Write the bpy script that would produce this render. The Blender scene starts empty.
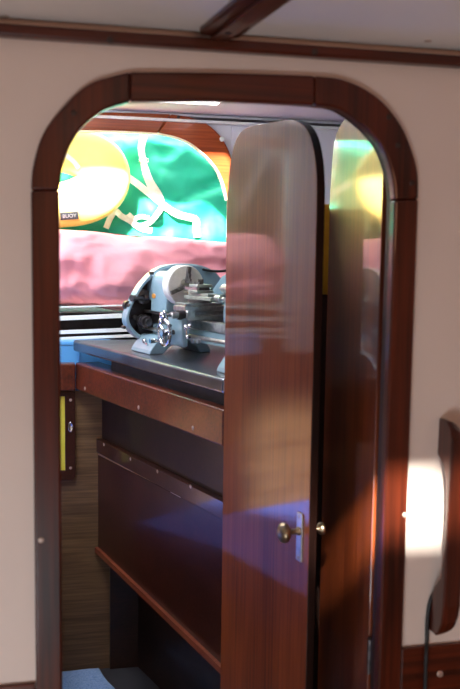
import bpy, bmesh, math, random
from mathutils import Vector, Matrix, noise
random.seed(4)
C = bpy.context.scene.collection
PI = math.pi
EYE = 1.44                                   # eye height above the cabin sole

# ------------------------------------------------------------------ camera
YAW, PITCH, ROLL, F = 0.22698533, 0.10280639, 0.01412155, 870.0
fw = Vector((math.sin(YAW)*math.cos(PITCH), math.cos(YAW)*math.cos(PITCH), -math.sin(PITCH)))
r0 = Vector((math.cos(YAW), -math.sin(YAW), 0)); u0 = r0.cross(fw)
rt = math.cos(ROLL)*r0 + math.sin(ROLL)*u0
up = -math.sin(ROLL)*r0 + math.cos(ROLL)*u0
O = Vector((0, 0, EYE))
cam = bpy.data.objects.new('camera', bpy.data.cameras.new('camera')); C.objects.link(cam)
M = Matrix((rt, up, -fw)).transposed().to_4x4(); M.translation = O
cam.matrix_world = M
cam.data.sensor_fit = 'VERTICAL'; cam.data.sensor_height = 36; cam.data.lens = F/689*36
cam.data.clip_start = .02
cam.data.dof.use_dof = True; cam.data.dof.focus_distance = 2.65; cam.data.dof.aperture_fstop = 5.0
bpy.context.scene.camera = cam

def ray(x, y): return fw + rt*((x-230)/F) - up*((y-344.5)/F)
def at_y(x, y, Y): d = ray(x, y); return O + d*(Y/d.y)
def at_z(x, y, z): d = ray(x, y); return O + d*((z-EYE)/d.z)
def on_plane(x, y, p, n):
    d = ray(x, y); return O + d*((p-O).dot(n)/d.dot(n))

# ------------------------------------------------------------------ materials
def lin(c):
    return tuple(((v/255)/12.92 if v/255 <= .04045 else ((v/255+.055)/1.055)**2.4) for v in c)+(1,)
def mat(name, col, rough=.5, metal=0, coat=0, spec=.5, col2=None, scale=(8,8,8), detail=4, bump=0, bscale=None, sheen=0, emit=0, ramp=(.35,.65), dist=0, sub=0):
    m = bpy.data.materials.new(name); m.use_nodes = True
    N = m.node_tree.nodes; L = m.node_tree.links; b = N['Principled BSDF']
    b.inputs['Base Color'].default_value = lin(col); b.inputs['Roughness'].default_value = rough
    b.inputs['Metallic'].default_value = metal; b.inputs['Coat Weight'].default_value = coat
    b.inputs['Coat Roughness'].default_value = .06; b.inputs['Specular IOR Level'].default_value = spec
    if sheen: b.inputs['Sheen Weight'].default_value = sheen
    tc = N.new('ShaderNodeTexCoord')
    def nz(sc):
        mp = N.new('ShaderNodeMapping'); mp.inputs['Scale'].default_value = sc
        L.new(tc.outputs['Object'], mp.inputs['Vector'])
        t = N.new('ShaderNodeTexNoise'); t.inputs['Scale'].default_value = 1; t.inputs['Detail'].default_value = detail
        t.inputs['Distortion'].default_value = dist
        L.new(mp.outputs['Vector'], t.inputs['Vector']); return t
    if col2:
        t = nz(scale); r = N.new('ShaderNodeValToRGB')
        r.color_ramp.elements[0].position = ramp[0]; r.color_ramp.elements[1].position = ramp[1]
        r.color_ramp.elements[0].color = lin(col); r.color_ramp.elements[1].color = lin(col2)
        L.new(t.outputs['Fac'], r.inputs['Fac']); L.new(r.outputs['Color'], b.inputs['Base Color'])
    if bump:
        t2 = nz(bscale or scale); bp = N.new('ShaderNodeBump'); bp.inputs['Strength'].default_value = bump
        bp.inputs['Distance'].default_value = .01
        L.new(t2.outputs['Fac'], bp.inputs['Height']); L.new(bp.outputs['Normal'], b.inputs['Normal'])
    return m
def wood(name, a, b_, axis, rough=.33, coat=.35, fine=110, along=3, crough=.08, spec=.3):
    """varnished mahogany: fine streaks along one axis laid over broad figure"""
    sc = [fine]*3; sc[axis] = along
    br = [9.]*3; br[axis] = 1.6
    m = bpy.data.materials.new(name); m.use_nodes = True
    N = m.node_tree.nodes; L = m.node_tree.links; b = N['Principled BSDF']
    tc = N.new('ShaderNodeTexCoord'); outs = []
    for s, d in ((sc, 3), (br, 5)):
        mp = N.new('ShaderNodeMapping'); mp.inputs['Scale'].default_value = s
        L.new(tc.outputs['Object'], mp.inputs['Vector'])
        t = N.new('ShaderNodeTexNoise'); t.inputs['Scale'].default_value = 1; t.inputs['Detail'].default_value = d
        t.inputs['Distortion'].default_value = .6
        L.new(mp.outputs['Vector'], t.inputs['Vector']); outs.append(t)
    mx = N.new('ShaderNodeMath'); mx.operation = 'ADD'
    L.new(outs[0].outputs['Fac'], mx.inputs[0]); L.new(outs[1].outputs['Fac'], mx.inputs[1])
    r = N.new('ShaderNodeValToRGB'); r.color_ramp.elements[0].position = .36; r.color_ramp.elements[1].position = .64
    hf = N.new('ShaderNodeMath'); hf.operation = 'MULTIPLY'; hf.inputs[1].default_value = .5
    L.new(mx.outputs[0], hf.inputs[0]); L.new(hf.outputs[0], r.inputs['Fac'])
    r.color_ramp.elements[0].color = lin(a); r.color_ramp.elements[1].color = lin(b_)
    L.new(r.outputs['Color'], b.inputs['Base Color'])
    b.inputs['Roughness'].default_value = rough; b.inputs['Coat Weight'].default_value = coat; b.inputs['Coat Roughness'].default_value = crough
    b.inputs['Specular IOR Level'].default_value = spec
    bp = N.new('ShaderNodeBump'); bp.inputs['Strength'].default_value = .06; bp.inputs['Distance'].default_value = .002
    L.new(outs[0].outputs['Fac'], bp.inputs['Height']); L.new(bp.outputs['Normal'], b.inputs['Normal'])
    return m
FR_Z = wood('mahogany_upright', (44,15,8), (92,35,16), 2)
FR_X = wood('mahogany_level', (44,15,8), (92,35,16), 0)
FR_Y = wood('mahogany_fore_aft', (44,15,8), (92,35,16), 1)
LEAF = wood('door_veneer', (84,36,16), (128,62,28), 2, rough=.5, coat=.75, fine=160, crough=.07, spec=.12)
EDGE_SHADE = wood('edge_shade_wood', (22,12,10), (40,22,17), 2, rough=.35, coat=.2)
LEAF2 = wood('dark_door_veneer', (78,30,12), (134,62,26), 2, rough=.35, coat=.8, fine=160, crough=.05)
RAILM = wood('rail_mahogany', (62,24,13), (104,44,22), 1, rough=.42)
PANEL = wood('dark_panel', (38,16,12), (60,26,18), 1, rough=.32, coat=.5)
EDGEW = wood('raw_edge', (150,110,80), (190,150,115), 1, rough=.6, coat=0)
LIPW = wood('red_lip', (92,42,28), (120,60,40), 1, rough=.4, coat=.3)
DARKW = wood('dark_wood_and_shade', (32,17,12), (50,27,18), 1, rough=.5, coat=.1)  # dark wood; also carries the shade put into the bench recess
ARCHW = wood('arch_mahogany', (110,46,22), (166,78,38), 0, rough=.25)
VENEER = wood('walnut_veneer', (80,58,38), (122,94,64), 0, rough=.6, coat=.05, fine=150, along=5)
STEPC = mat('unseen_step_carpet', (62,92,196), .9, col2=(86,118,220), scale=(120,120,120), bump=.6, bscale=(200,200,200))
GOLDC = mat('yellow_cloth', (222,164,24), .7, col2=(232,178,40), scale=(20,20,20), bump=.2, bscale=(90,90,90))
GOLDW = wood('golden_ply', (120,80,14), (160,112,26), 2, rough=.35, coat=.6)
PAINT = mat('bulkhead_paint', (222,207,197), .5, col2=(227,213,203), scale=(3,3,3), bump=.03, bscale=(60,60,60))
DECK = mat('deckhead_paint', (222,214,208), .6, col2=(228,220,214), scale=(2,2,2), bump=.05, bscale=(90,90,90))
LILAC = mat('workshop_lining', (206,204,214), .5, col2=(214,212,220), scale=(3,3,3))
LOCKER = mat('locker_lining', (120,122,126), .7, col2=(134,136,140), scale=(5,5,5))
SOLE = mat('cabin_sole', (44,42,46), .35, col2=(60,58,62), scale=(6,6,6))
NSOLE = wood('teak_sole', (120,74,40), (160,108,64), 1, rough=.5, coat=.1)
CARPET = mat('blue_carpet', (120,158,220), .95, col2=(162,196,246), scale=(160,160,160), bump=1, bscale=(220,220,220), sheen=.3)
STEEL = mat('worktop_steel', (104,106,116), .26, .85, col2=(132,134,142), scale=(10,3,10), bump=.04, bscale=(40,40,40))
CHROME = mat('chrome', (215,214,216), .12, 1, col2=(200,200,204), scale=(20,20,20))
BRUSH = mat('brushed_steel', (172,172,172), .3, 1, col2=(206,206,204), scale=(60,60,60))
CHUCKM = mat('ground_steel', (222,220,212), .45, 0, col2=(232,230,224), scale=(80,80,80))
JAWM = mat('jaw_steel', (92,88,86), .35, .5, col2=(120,116,114), scale=(80,80,80))
DARKST = mat('oily_steel', (66,62,64), .35, .7, col2=(96,92,94), scale=(60,60,60))
BLUEGR = mat('machine_enamel', (122,150,164), .3, 0, .5, col2=(134,161,174), scale=(20,20,20), bump=.04, bscale=(120,120,120))
GREENGR = mat('tool_post_steel', (150,160,150), .35, .5, col2=(174,182,172), scale=(40,40,40))
BLACK = mat('black_rubber', (16,16,18), .5, col2=(24,24,26), scale=(30,30,30))
INNER = mat('dark_mottle', (26,22,24), .6, col2=(44,38,38), scale=(40,40,40))  # near-black brown for insides, gaps and small dark parts
BADGE = mat('orange_badge', (206,128,52), .4, col2=(226,160,80), scale=(200,200,200))
BRASS = mat('aged_brass', (138,122,100), .32, 1, col2=(172,154,128), scale=(60,60,60))
PLATE = mat('dull_plate', (170,166,160), .3, 1, col2=(196,192,186), scale=(60,60,60))
SCREW = mat('screw_head', (168,146,134), .4, .4, col2=(190,170,158), scale=(90,90,90))
PLUG = mat('wood_plug', (30,16,12), .5, col2=(48,26,18), scale=(90,90,90))
WHITEP = mat('white_slat_paint', (226,226,222), .4, col2=(236,236,232), scale=(8,8,8))
BLUEP = mat('blue_plastic', (84,158,226), .35, col2=(98,172,236), scale=(6,6,6))
YELLOWP = mat('yellow_panel_paint', (206,192,52), .5, col2=(222,208,76), scale=(20,20,20))
GREEN = mat('green_sailcloth', (0,152,122), .65, col2=(10,168,136), scale=(5,5,5), bump=.25, bscale=(9,9,26), sheen=.1)
PINK = mat('pink_cloth', (240,150,160), .75, col2=(244,166,174), scale=(4,4,4), bump=.3, bscale=(10,10,30), sheen=.15)
BUOYM = mat('yellow_buoy_vinyl', (252,226,118), .5, col2=(253,231,136), scale=(4,4,4), bump=.06, bscale=(14,14,14))
WEB = mat('white_webbing', (232,228,214), .7, col2=(220,214,198), scale=(60,60,60), bump=.2, bscale=(300,300,300))
LABELM = mat('label_ink', (52,58,66), .6, col2=(62,68,76), scale=(60,60,60))
PRINT = mat('faded_print', (150,130,80), .6, col2=(160,138,86), scale=(60,60,60))
WPRINT = mat('white_print', (176,180,184), .6, col2=(190,192,196), scale=(60,60,60))
CLIPM = mat('white_clip', (220,220,216), .4, col2=(230,230,226), scale=(60,60,60))

# ------------------------------------------------------------------ object helpers
WM = {}
def tag(o, label=None, cat=None, group=None, kind=None):
    if label: o['label'] = label
    if cat: o['category'] = cat
    if group: o['group'] = group
    if kind: o['kind'] = kind
    return o
def empty(name, loc, rz=0, label=None, cat=None, group=None, kind=None):
    o = bpy.data.objects.new(name, None); C.objects.link(o); o.empty_display_size = .05
    o.location = loc; o.rotation_euler = (0, 0, rz)
    WM[o.name] = Matrix.Translation(Vector(loc)) @ Matrix.Rotation(rz, 4, 'Z')
    return tag(o, label, cat, group, kind)
def obj(name, bm, m, parent=None, bevel=0, smooth=False, local=False, seg=2, label=None):
    """link a bmesh whose vertices are in world space (or in the parent's space when local)"""
    bmesh.ops.recalc_face_normals(bm, faces=bm.faces)
    pm = WM[parent.name] if parent else Matrix.Identity(4)
    if local: bm.transform(pm)
    co = [v.co for v in bm.verts]
    mn = Vector([min(c[i] for c in co) for i in range(3)]); mx = Vector([max(c[i] for c in co) for i in range(3)])
    org = Vector(((mn.x+mx.x)/2, (mn.y+mx.y)/2, mn.z))
    rot = pm.to_quaternion().to_matrix().to_4x4()
    w = Matrix.Translation(org) @ rot
    bm.transform(w.inverted())
    me = bpy.data.meshes.new(name); bm.to_mesh(me); bm.free(); me.materials.append(m)
    o = bpy.data.objects.new(name, me); C.objects.link(o)
    if parent:
        o.parent = parent
    o.matrix_basis = pm.inverted() @ w
    WM[o.name] = w
    if bevel:
        bv = o.modifiers.new('bevel', 'BEVEL'); bv.width = bevel; bv.segments = seg; bv.limit_method = 'ANGLE'; bv.angle_limit = math.radians(40)
    if smooth:
        for p in me.polygons: p.use_smooth = True
    elif bevel:
        for p in me.polygons: p.use_smooth = False
    if label: o['label'] = label
    return o
def box(bm, a, b, mtx=None):
    r = bmesh.ops.create_cube(bm, size=1)
    s = [abs(b[i]-a[i]) for i in range(3)]; c = [(a[i]+b[i])/2 for i in range(3)]
    T = Matrix.Translation(c) @ Matrix.Diagonal((*s, 1))
    if mtx: T = mtx @ T
    bmesh.ops.transform(bm, matrix=T, verts=r['verts']); return bm
def nb(): return bmesh.new()
def boxo(a, b, mtx=None): return box(nb(), a, b, mtx)
def frame_to(p, z):
    z = Vector(z).normalized(); x = z.orthogonal().normalized(); y = z.cross(x)
    m = Matrix((x, y, z)).transposed().to_4x4(); m.translation = p; return m
def cyl(bm, p, q, r, r2=None, n=24):
    p = Vector(p); q = Vector(q); L_ = (q-p).length
    c = bmesh.ops.create_cone(bm, cap_ends=True, segments=n, radius1=r, radius2=r if r2 is None else r2, depth=L_)
    bmesh.ops.transform(bm, matrix=frame_to((p+q)/2, q-p), verts=c['verts']); return bm
def lathe(bm, p, d, prof, n=28):
    """revolve (along, radius) pairs about an axis"""
    m = frame_to(Vector(p), d); rings = []
    for (t, r) in prof:
        rings.append([bm.verts.new(m @ Vector((r*math.cos(2*PI*k/n), r*math.sin(2*PI*k/n), t))) for k in range(n)])
    for a, b in zip(rings, rings[1:]):
        for k in range(n): bm.faces.new((a[k], a[(k+1)%n], b[(k+1)%n], b[k]))
    bm.faces.new(rings[0][::-1]); bm.faces.new(rings[-1]); return bm
def ball(bm, p, r, s=(1,1,1)):
    c = bmesh.ops.create_uvsphere(bm, u_segments=20, v_segments=12, radius=r)
    bmesh.ops.transform(bm, matrix=Matrix.Translation(p) @ Matrix.Diagonal((*s,1)), verts=c['verts']); return bm
def prism(bm, pts, off):
    """solid from a planar outline (world points) extruded by a vector"""
    off = Vector(off); a = [bm.verts.new(p) for p in pts]; b = [bm.verts.new(Vector(p)+off) for p in pts]
    bm.faces.new(a); bm.faces.new(b[::-1]); n = len(pts)
    for k in range(n): bm.faces.new((a[k], a[(k+1)%n], b[(k+1)%n], b[k]))
    return bm
def band(bm, outer, inner, off):
    """solid strip between two matched open polylines, extruded"""
    off = Vector(off); rows = [[bm.verts.new(Vector(p)+o) for p in l] for l in (outer, inner) for o in (Vector(), off)]
    o0, o1, i0, i1 = rows; n = len(outer)
    for k in range(n-1):
        bm.faces.new((o0[k], o0[k+1], i0[k+1], i0[k])); bm.faces.new((o1[k], i1[k], i1[k+1], o1[k+1]))
        bm.faces.new((o0[k], o1[k], o1[k+1], o0[k+1])); bm.faces.new((i0[k], i0[k+1], i1[k+1], i1[k]))
    for k in (0, n-1): bm.faces.new((o0[k], i0[k], i1[k], o1[k]))
    return bm
def crom(P, n=6):
    """smooth resampling of an open polyline"""
    P = [Vector(p) for p in P]; Q = [2*P[0]-P[1]] + P + [2*P[-1]-P[-2]]; out = []
    for i in range(1, len(Q)-2):
        for k in range(n):
            t = k/n; a, b, c, d = Q[i-1], Q[i], Q[i+1], Q[i+2]
            out.append(.5*((2*b)+(c-a)*t+(2*a-5*b+4*c-d)*t*t+(3*b-a-3*c+d)*t**3))
    out.append(P[-1]); return out
def tube(bm, pts, r, n=10):
    pts = [Vector(p) for p in pts]; rings = []; x = None
    for i, p in enumerate(pts):
        t = (pts[min(i+1, len(pts)-1)]-pts[max(i-1, 0)]).normalized()
        x = (x - t*x.dot(t)).normalized() if x else t.orthogonal().normalized()
        y = t.cross(x); rr = r[i] if isinstance(r, list) else r
        rings.append([bm.verts.new(p + x*rr*math.cos(2*PI*k/n) + y*rr*math.sin(2*PI*k/n)) for k in range(n)])
    for a, b in zip(rings, rings[1:]):
        for k in range(n): bm.faces.new((a[k], a[(k+1)%n], b[(k+1)%n], b[k]))
    bm.faces.new(rings[0][::-1]); bm.faces.new(rings[-1]); return bm
def ribbon(bm, pts, nors, w, th=.002):
    rings = []
    for i, p in enumerate(pts):
        t = (pts[min(i+1, len(pts)-1)]-pts[max(i-1, 0)]).normalized(); n = nors[i]; s = t.cross(n).normalized()*w/2
        rings.append([bm.verts.new(q) for q in (p+s, p+s+n*th, p-s+n*th, p-s)])
    for a, b in zip(rings, rings[1:]):
        for k in range(4): bm.faces.new((a[k], a[(k+1)%4], b[(k+1)%4], b[k]))
    bm.faces.new(rings[0][::-1]); bm.faces.new(rings[-1]); return bm
def screw(parent, p, n, r=.005, m=None, name='screw'):
    n = Vector(n).normalized(); p = Vector(p)
    bm = lathe(nb(), p-n*.001, n, [(0, r), (.0016, r), (.0024, r*.7), (.0026, r*.2)], 14)
    return obj(name, bm, m or SCREW, parent, smooth=False)
Z = Vector((0,0,1))
def V(x, y, z): return Vector((x, y, z+EYE))   # heights given relative to the eye

D = 1.33                                       # face of the forward doorway frame
BF, BB = 1.342, 1.366                          # painted bulkhead, front and back faces

# ------------------------------------------------------------------ doorway outline on the frame face
pairs = [((31,190),(59.5,190)), ((33,166),(63,166)), ((43,134),(72,142)), ((63,107),(86,123)), ((90,83.5),(106,109)),
         ((130,71.5),(130,101.5)), ((225,72.5),(225,101)), ((315,75.5),(315,105)),
         ((342,79),(336,107.5)), ((366,89),(351,115.5)), ((385,103.5),(366,127.5)), ((402,126),(380.5,144)),
         ((412,149),(389,163)), ((418,172),(393.5,183)), ((418.8,199),(395,200))]
outer = [at_y(*a, D) for a, b in pairs]; inner = [at_y(*b, D) for a, b in pairs]
segs = [(0, 5), (5, 7), (7, 14)]
door = empty('trim_1', V(.31, D, -EYE), 0, kind='structure')
allo, alli = [], []
for (a, b), nm in zip(segs, ('corner_piece', 'head_piece', 'corner_piece')):
    o_ = crom(outer[a:b+1]); i_ = crom(inner[a:b+1])
    allo += o_; alli += i_
    obj(nm, band(nb(), o_, i_, (0, .022, 0)), FR_X if nm == 'head_piece' else FR_Z, door, bevel=.004, seg=3)
zb = -1.44
jl = [outer[0], inner[0], Vector((inner[0].x, D, 0)), Vector((outer[0].x+.001, D, 0))]
obj('jamb', prism(nb(), jl, (0, .022, 0)), FR_Z, door, bevel=.004, seg=3)
jr = [outer[-1], inner[-1], Vector((inner[-1].x-.003, D, 0)), Vector((outer[-1].x, D, 0))]
obj('jamb', prism(nb(), jr, (0, .022, 0)), FR_Z, door, bevel=.004, seg=3)
# rebate lining behind the face members, following the same arch
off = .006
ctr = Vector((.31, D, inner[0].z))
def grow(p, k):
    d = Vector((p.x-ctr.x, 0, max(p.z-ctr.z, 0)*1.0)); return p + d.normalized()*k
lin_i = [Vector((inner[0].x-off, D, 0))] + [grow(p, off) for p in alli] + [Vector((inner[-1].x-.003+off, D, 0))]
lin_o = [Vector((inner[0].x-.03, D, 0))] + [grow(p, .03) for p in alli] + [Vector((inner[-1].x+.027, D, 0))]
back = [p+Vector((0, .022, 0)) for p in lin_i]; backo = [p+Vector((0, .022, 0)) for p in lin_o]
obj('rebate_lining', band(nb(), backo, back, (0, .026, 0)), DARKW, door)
for x, y, m in ((389,117,PLUG), (398,145,PLUG), (412,183,PLUG), (405,515,SCREW), (41,540,SCREW), (74,113,PLUG)):
    screw(door, at_y(x, y, D), (0,-1,0), .0045, m)

# ------------------------------------------------------------------ bulkhead with the arched hole
hole = [Vector((outer[0].x+.012, 0, 0))] + [grow(p, -.012) for p in allo] + [Vector((outer[-1].x-.012, 0, 0))]
bm = nb(); L_, R_, T_ = -.9, 1.6, EYE+.6
outl = []
for p in hole:   # matched outer rectangle points
    d = Vector((p.x-ctr.x, 0, p.z-ctr.z)); 
    if p.z <= 1e-6: q = Vector((L_ if p.x < ctr.x else R_, 0, 0))
    else:
        t = min([(L_-ctr.x)/d.x if d.x < -1e-6 else 1e9, (R_-ctr.x)/d.x if d.x > 1e-6 else 1e9, (T_-ctr.z)/d.z if d.z > 1e-6 else 1e9])
        q = Vector((ctr.x+d.x*t, 0, ctr.z+d.z*t))
    outl.append(q)
outl[1] = Vector((L_, 0, outl[1].z)); 
for k in range(1, len(outl)):   # keep the rectangle's own corners
    a, b = outl[k-1], outl[k]
    if abs(a.x-L_) < 1e-6 and abs(b.z-T_) < 1e-6: outl[k] = Vector((L_, 0, T_)); break
for k in range(len(outl)-1, 0, -1):
    a, b = outl[k-1], outl[k]
    if abs(b.x-R_) < 1e-6 and abs(a.z-T_) < 1e-6: outl[k-1] = Vector((R_, 0, T_)); break
for l in (hole, outl):
    for p in l: p.y = BF
bulk = obj('wall_forward', band(bm, outl, hole, (0, BB-BF, 0)), PAINT); tag(bulk, kind='structure')

# dados under the white panels
zl = at_y(35, 685, D).z; zr = at_y(401, 650, D).z
for n, x0, x1, z1 in ((2, L_, outer[0].x-.001, zl), (3, outer[-1].x+.001, R_, zr)):
    t = empty('trim_%d' % n, Vector(((x0+x1)/2, BF, 0)), 0, kind='structure')
    obj('dado_panel', boxo((x0, BF-.008, 0), (x1, BF-.0003, z1)), FR_X, t, bevel=.002)
    if n == 3: screw(t, at_y(440, 674, BF-.008), (0,-1,0), .006)
# cornice under the deckhead
zc = at_y(0, 31, D).z
t = empty('trim_4', Vector((.3, BF, zc-.01)), 0, kind='structure')
obj('cornice', boxo((L_, D-.012, zc-.008), (R_, BF-.0003, zc+.009)), FR_X, t, bevel=.004)
for x, y in ((110,40), (315,52)): screw(t, at_y(x, y, D-.012), (0,-1,-.3), .005, PLUG)

# ------------------------------------------------------------------ near cabin shell
def hatched(name, x0, x1, y0, y1, z, th, holes, m):
    hx0, hx1, hy0, hy1 = holes; bm = nb()
    box(bm, (x0, y0, z), (x1, hy0, z+th)); box(bm, (x0, hy1, z), (x1, y1, z+th))
    box(bm, (x0, hy0, z), (hx0, hy1, z+th)); box(bm, (hx1, hy0, z), (x1, hy1, z+th))
    o = obj(name, bm, m); tag(o, kind='structure'); return o
SD = Vector((.40, 1, -.70))                       # direction the sunlight travels
def hatch_for(px, py, Yt, zroof, hw, hd):
    p = at_y(px, py, Yt); t = (zroof-p.z)/(-SD.z); c = p - SD*t
    return (c.x-hw, c.x+hw, c.y-hd, c.y+hd)
ZR = EYE+.335
hatched('ceiling', -.9, 1.6, -1.7, BF-.001, ZR, .03, hatch_for(388, 516, BF, ZR, .115, .055), DECK)
WR = EYE+.50
WB, WBB = 3.15, 3.18                                # workshop aft wall
hatched('ceiling_workshop', -1.3, 1.4, BB+.001, WB-.001, WR, .03, (-.56, .62, 2.675, 2.93), LILAC)
VY_ = 2.92
def struct(name, bm, m, **k): return tag(obj(name, bm, m, **k), kind='structure')
struct('floor', boxo((-1.3, BB, -.03), (1.4, 4.3, 0)), SOLE)
struct('floor_cabin', boxo((-.9, -1.7, -.03), (1.6, BF, 0)), NSOLE)
struct('wall_left', boxo((-.93, -1.7, 0), (-.9, BF, ZR)), PAINT)
struct('wall_right', boxo((1.6, -1.7, 0), (1.63, BF, ZR)), PAINT)
struct('wall_back', boxo((-.93, -1.73, 0), (1.63, -1.7, ZR+.03)), PAINT)
struct('wall_workshop_left', boxo((-1.33, BB, 0), (-1.3, 4.3, EYE+.6)), LILAC)
t = empty('trim_8', (-1.29, 2.2, .3), 0, kind='structure')
obj('unseen_dark_lining', boxo((-1.2995, BB+.002, .001), (-1.285, VY_-.003, EYE+.06)), DARKW, t)  # unseen dark lining, added to keep reflections in the bench front dark
obj('unseen_step', boxo((-1.284, 2.05, .001), (.03, VY_-.003, EYE-.97)), DARKW, t)  # unseen blue-topped step, added for the blue band reflected in the first leaf
obj('unseen_step_top', boxo((-1.284, 2.048, EYE-.9698), (.032, VY_-.003, EYE-.955)), STEPC, t, bevel=.004)
struct('wall_workshop_right', boxo((1.4, BB, 0), (1.43, 4.3, EYE+.6)), LILAC)

# deckhead beam running aft from the bulkhead
bl = [at_y(204, 41, D-.012), at_y(233, 42, D-.012)]
bz = zc+.010
pl = at_z(240, 4, bz), at_z(284, 4, bz)
bw = .062; bx = (bl[0].x+bl[1].x)/2
d = ((pl[0]+pl[1])/2 - Vector((bx, D-.014, bz))); d.z = 0; d.normalize()
sd = Vector((-d.y, d.x, 0))*bw/2
p0 = Vector((bx, D-.0125, bz))
t = empty('trim_5', p0, 0, kind='structure')
q0 = p0 + d*2.4
obj('deck_beam', prism(nb(), [p0+sd, p0-sd, q0-sd, q0+sd], (0,0,.0165)), FR_Y, t, bevel=.004)
obj('beam_capping', prism(nb(), [p0+sd*.45-Z*.006, p0-sd*.45-Z*.006, q0-sd*.45-Z*.006, q0+sd*.45-Z*.006], (0,0,.0058)), FR_Y, t, bevel=.002)
screw(t, at_z(228, 33, bz-.006), (0,0,-1), .005, PLUG)
for x, y in ((428,41),(5,16)): screw(t, at_z(x, y, ZR), (0,0,-1), .006, SCREW, 'snap_stud')

# ------------------------------------------------------------------ grab handle and cable
hx = at_y(434.5, 525, BF).x
ys = []
prof = [(420,0),(420,.030),(426,.043),(436,.049),(468,.050),(600,.050),(617,.047),(628,.038),(633,.026),(633,0),(603,0),(598,.004),(588,.014),(574,.026),(545,.030),(505,.030),(480,.026),(470,.018),(462,.006),(457,0)]
bm = nb(); rows = []
prof = [(y, (dy*1.06 if not (574 >= y >= 462 and dy < .032) else dy+.010)) for y, dy in prof]
for fx_, tz, bz_ in ((0,.0,.0),(.25,.001,.0),(.5,.006,.001),(.75,.014,.004),(1,.028,.012)):
    row = []
    for y, dy in prof:
        z_ = at_y(436, y, BF-.02).z
        if y < 440: z_ -= tz*(1 if y < 430 else .5)
        if y > 610: z_ += bz_
        row.append(bm.verts.new((hx + .032*fx_ - .006*max(0, (y-420)/213), BF-.0005-dy, z_)))
    rows.append(row)
for a_, b_ in zip(rows, rows[1:]):
    for k in range(len(a_)): bm.faces.new((a_[k], a_[(k+1)%len(a_)], b_[(k+1)%len(a_)], b_[k]))
bm.faces.new(rows[0][::-1]); bm.faces.new(rows[-1])
h = obj('grab_handle', bm, FR_Z, None, bevel=.004, seg=3)
tag(h, 'varnished mahogany grab handle fixed upright to the white bulkhead right of the doorway', 'handle')
cp = [at_y(x, y, Y) for x, y, Y in ((441,588,BF-.012),(435,592,BF-.008),(430,602,BF-.006),(427.5,620,BF-.006),(427,640,BF-.006),(426,655,BF-.016),(425.5,675,BF-.015),(425,700,BF-.015),(425,760,BF-.015))]
c = obj('cable', tube(nb(), crom(cp), .0035), BLACK, None, smooth=True)
tag(c, 'thin black cable hanging from the foot of the grab handle over the dado', 'cable')

# ------------------------------------------------------------------ the two door leaves
def leaf(name, near, far, trace, thick, m, zbot):
    n2 = Vector((far.x-near.x, far.y-near.y, 0)).normalized(); nor = Vector((-n2.y, n2.x, 0))
    if nor.x > 0: nor = -nor
    pts = [on_plane(x, y, near, nor) for x, y in trace]
    return n2, nor, pts
# leaf 1: free edge towards us, hung at the end of the bench
N1 = Vector((1.505*math.tan(YAW+math.atan(86.5/F)), 1.505, 0)); F1 = Vector((1.94*math.tan(YAW+math.atan(-5/F)), 1.94, 0))
t1 = [(226.6,205),(227.6,190),(229,172),(232,152),(237.5,136),(246,127.5),(264.5,123),(280,120.5),(293,119.4),(304,125.5),(311,138),(315.4,159.6),(317,184.7),(316.6,215)]
n2, nor1, pts = leaf('door_1', N1, F1, t1, .018, LEAF, 0)
top = crom(pts, 3)
def bot(p): return Vector((p.x, p.y, .045))
a1 = bot(top[0]); b1 = bot(top[-1])
d1 = empty('door_1', Vector((a1.x, a1.y, .045)), 0, kind='structure')
th1 = .017
obj('leaf', prism(nb(), [a1]+top+[b1], -nor1*th1), LEAF, d1, bevel=.0018)
lf = d1.children[0]; lf.data.materials.append(EDGE_SHADE)
for p_ in lf.data.polygons:
    if abs(p_.normal.dot(nor1)) < .5: p_.material_index = 1  # edge faces darkened, their shade is put into the wood colour
kp = on_plane(300.5, 537, N1, nor1)
ey = n2
pm = Matrix((ey, Z, nor1)).transposed().to_4x4()
for sgn, nm in ((1, 'lock_plate'), (-1, 'lock_plate')):
    m_ = pm.copy(); m_.translation = kp if sgn > 0 else kp - nor1*th1
    hh = .047 if sgn > 0 else .032
    pb = obj(nm, boxo((-.011, -hh, 0 if sgn > 0 else -.004), (.011, hh, .004 if sgn > 0 else 0), m_), PLATE, d1, bevel=.0015)
    kb = Vector(kp)+Z*.012 if sgn > 0 else Vector(kp)+Z*.012-nor1*th1
    ax = nor1*sgn
    obj('door_knob', lathe(nb(), kb, ax, [(.003,.0085),(.006,.0085),(.009,.0055),(.020,.0055),(.024,.008),(.027,.0145),(.031,.0185),(.036,.0195),(.041,.018),(.045,.012),(.0465,.003)] if sgn > 0 else
        [(.003,.007),(.006,.007),(.008,.005),(.018,.005),(.022,.009),(.026,.0125),(.031,.012),(.034,.006)]), BRASS, d1, smooth=True)
for s in (-.04, .04):
    screw(d1, kp + Z*s + nor1*.004, nor1, .0025)
# leaf 2: hinged on the right jamb of the doorway
N2 = Vector((1.398*math.tan(YAW+math.atan(148.5/F)), 1.398, 0)); F2 = Vector((1.762*math.tan(YAW+math.atan(99.5/F)), 1.762, 0))
t2 = [(329.4,215),(329.7,199),(332,163),(334.5,141.6),(339,127),(347,116),(352,112)]
n2b, nor2, pts = leaf('door_2', N2, F2, t2, .018, LEAF, 0)
farp = crom(pts, 3)
zt = farp[-1].z+.004; n0 = bot(Vector((N2.x, N2.y, 0)))
near = [Vector((N2.x, N2.y, 0)) + (n2b*k) + Z*z for k, z in ((.16, zt), (.09, zt-.012), (.045, zt-.04), (.015, zt-.08), (0, zt-.135))]
near = [Vector((p.x, p.y, p.z)) for p in near]
top2 = farp + crom(near, 3)
d2 = empty('door_2', n0, 0, kind='structure')
obj('leaf', prism(nb(), [bot(farp[0])]+top2+[n0], -nor2*.018), LEAF2, d2, bevel=.0018)
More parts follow.
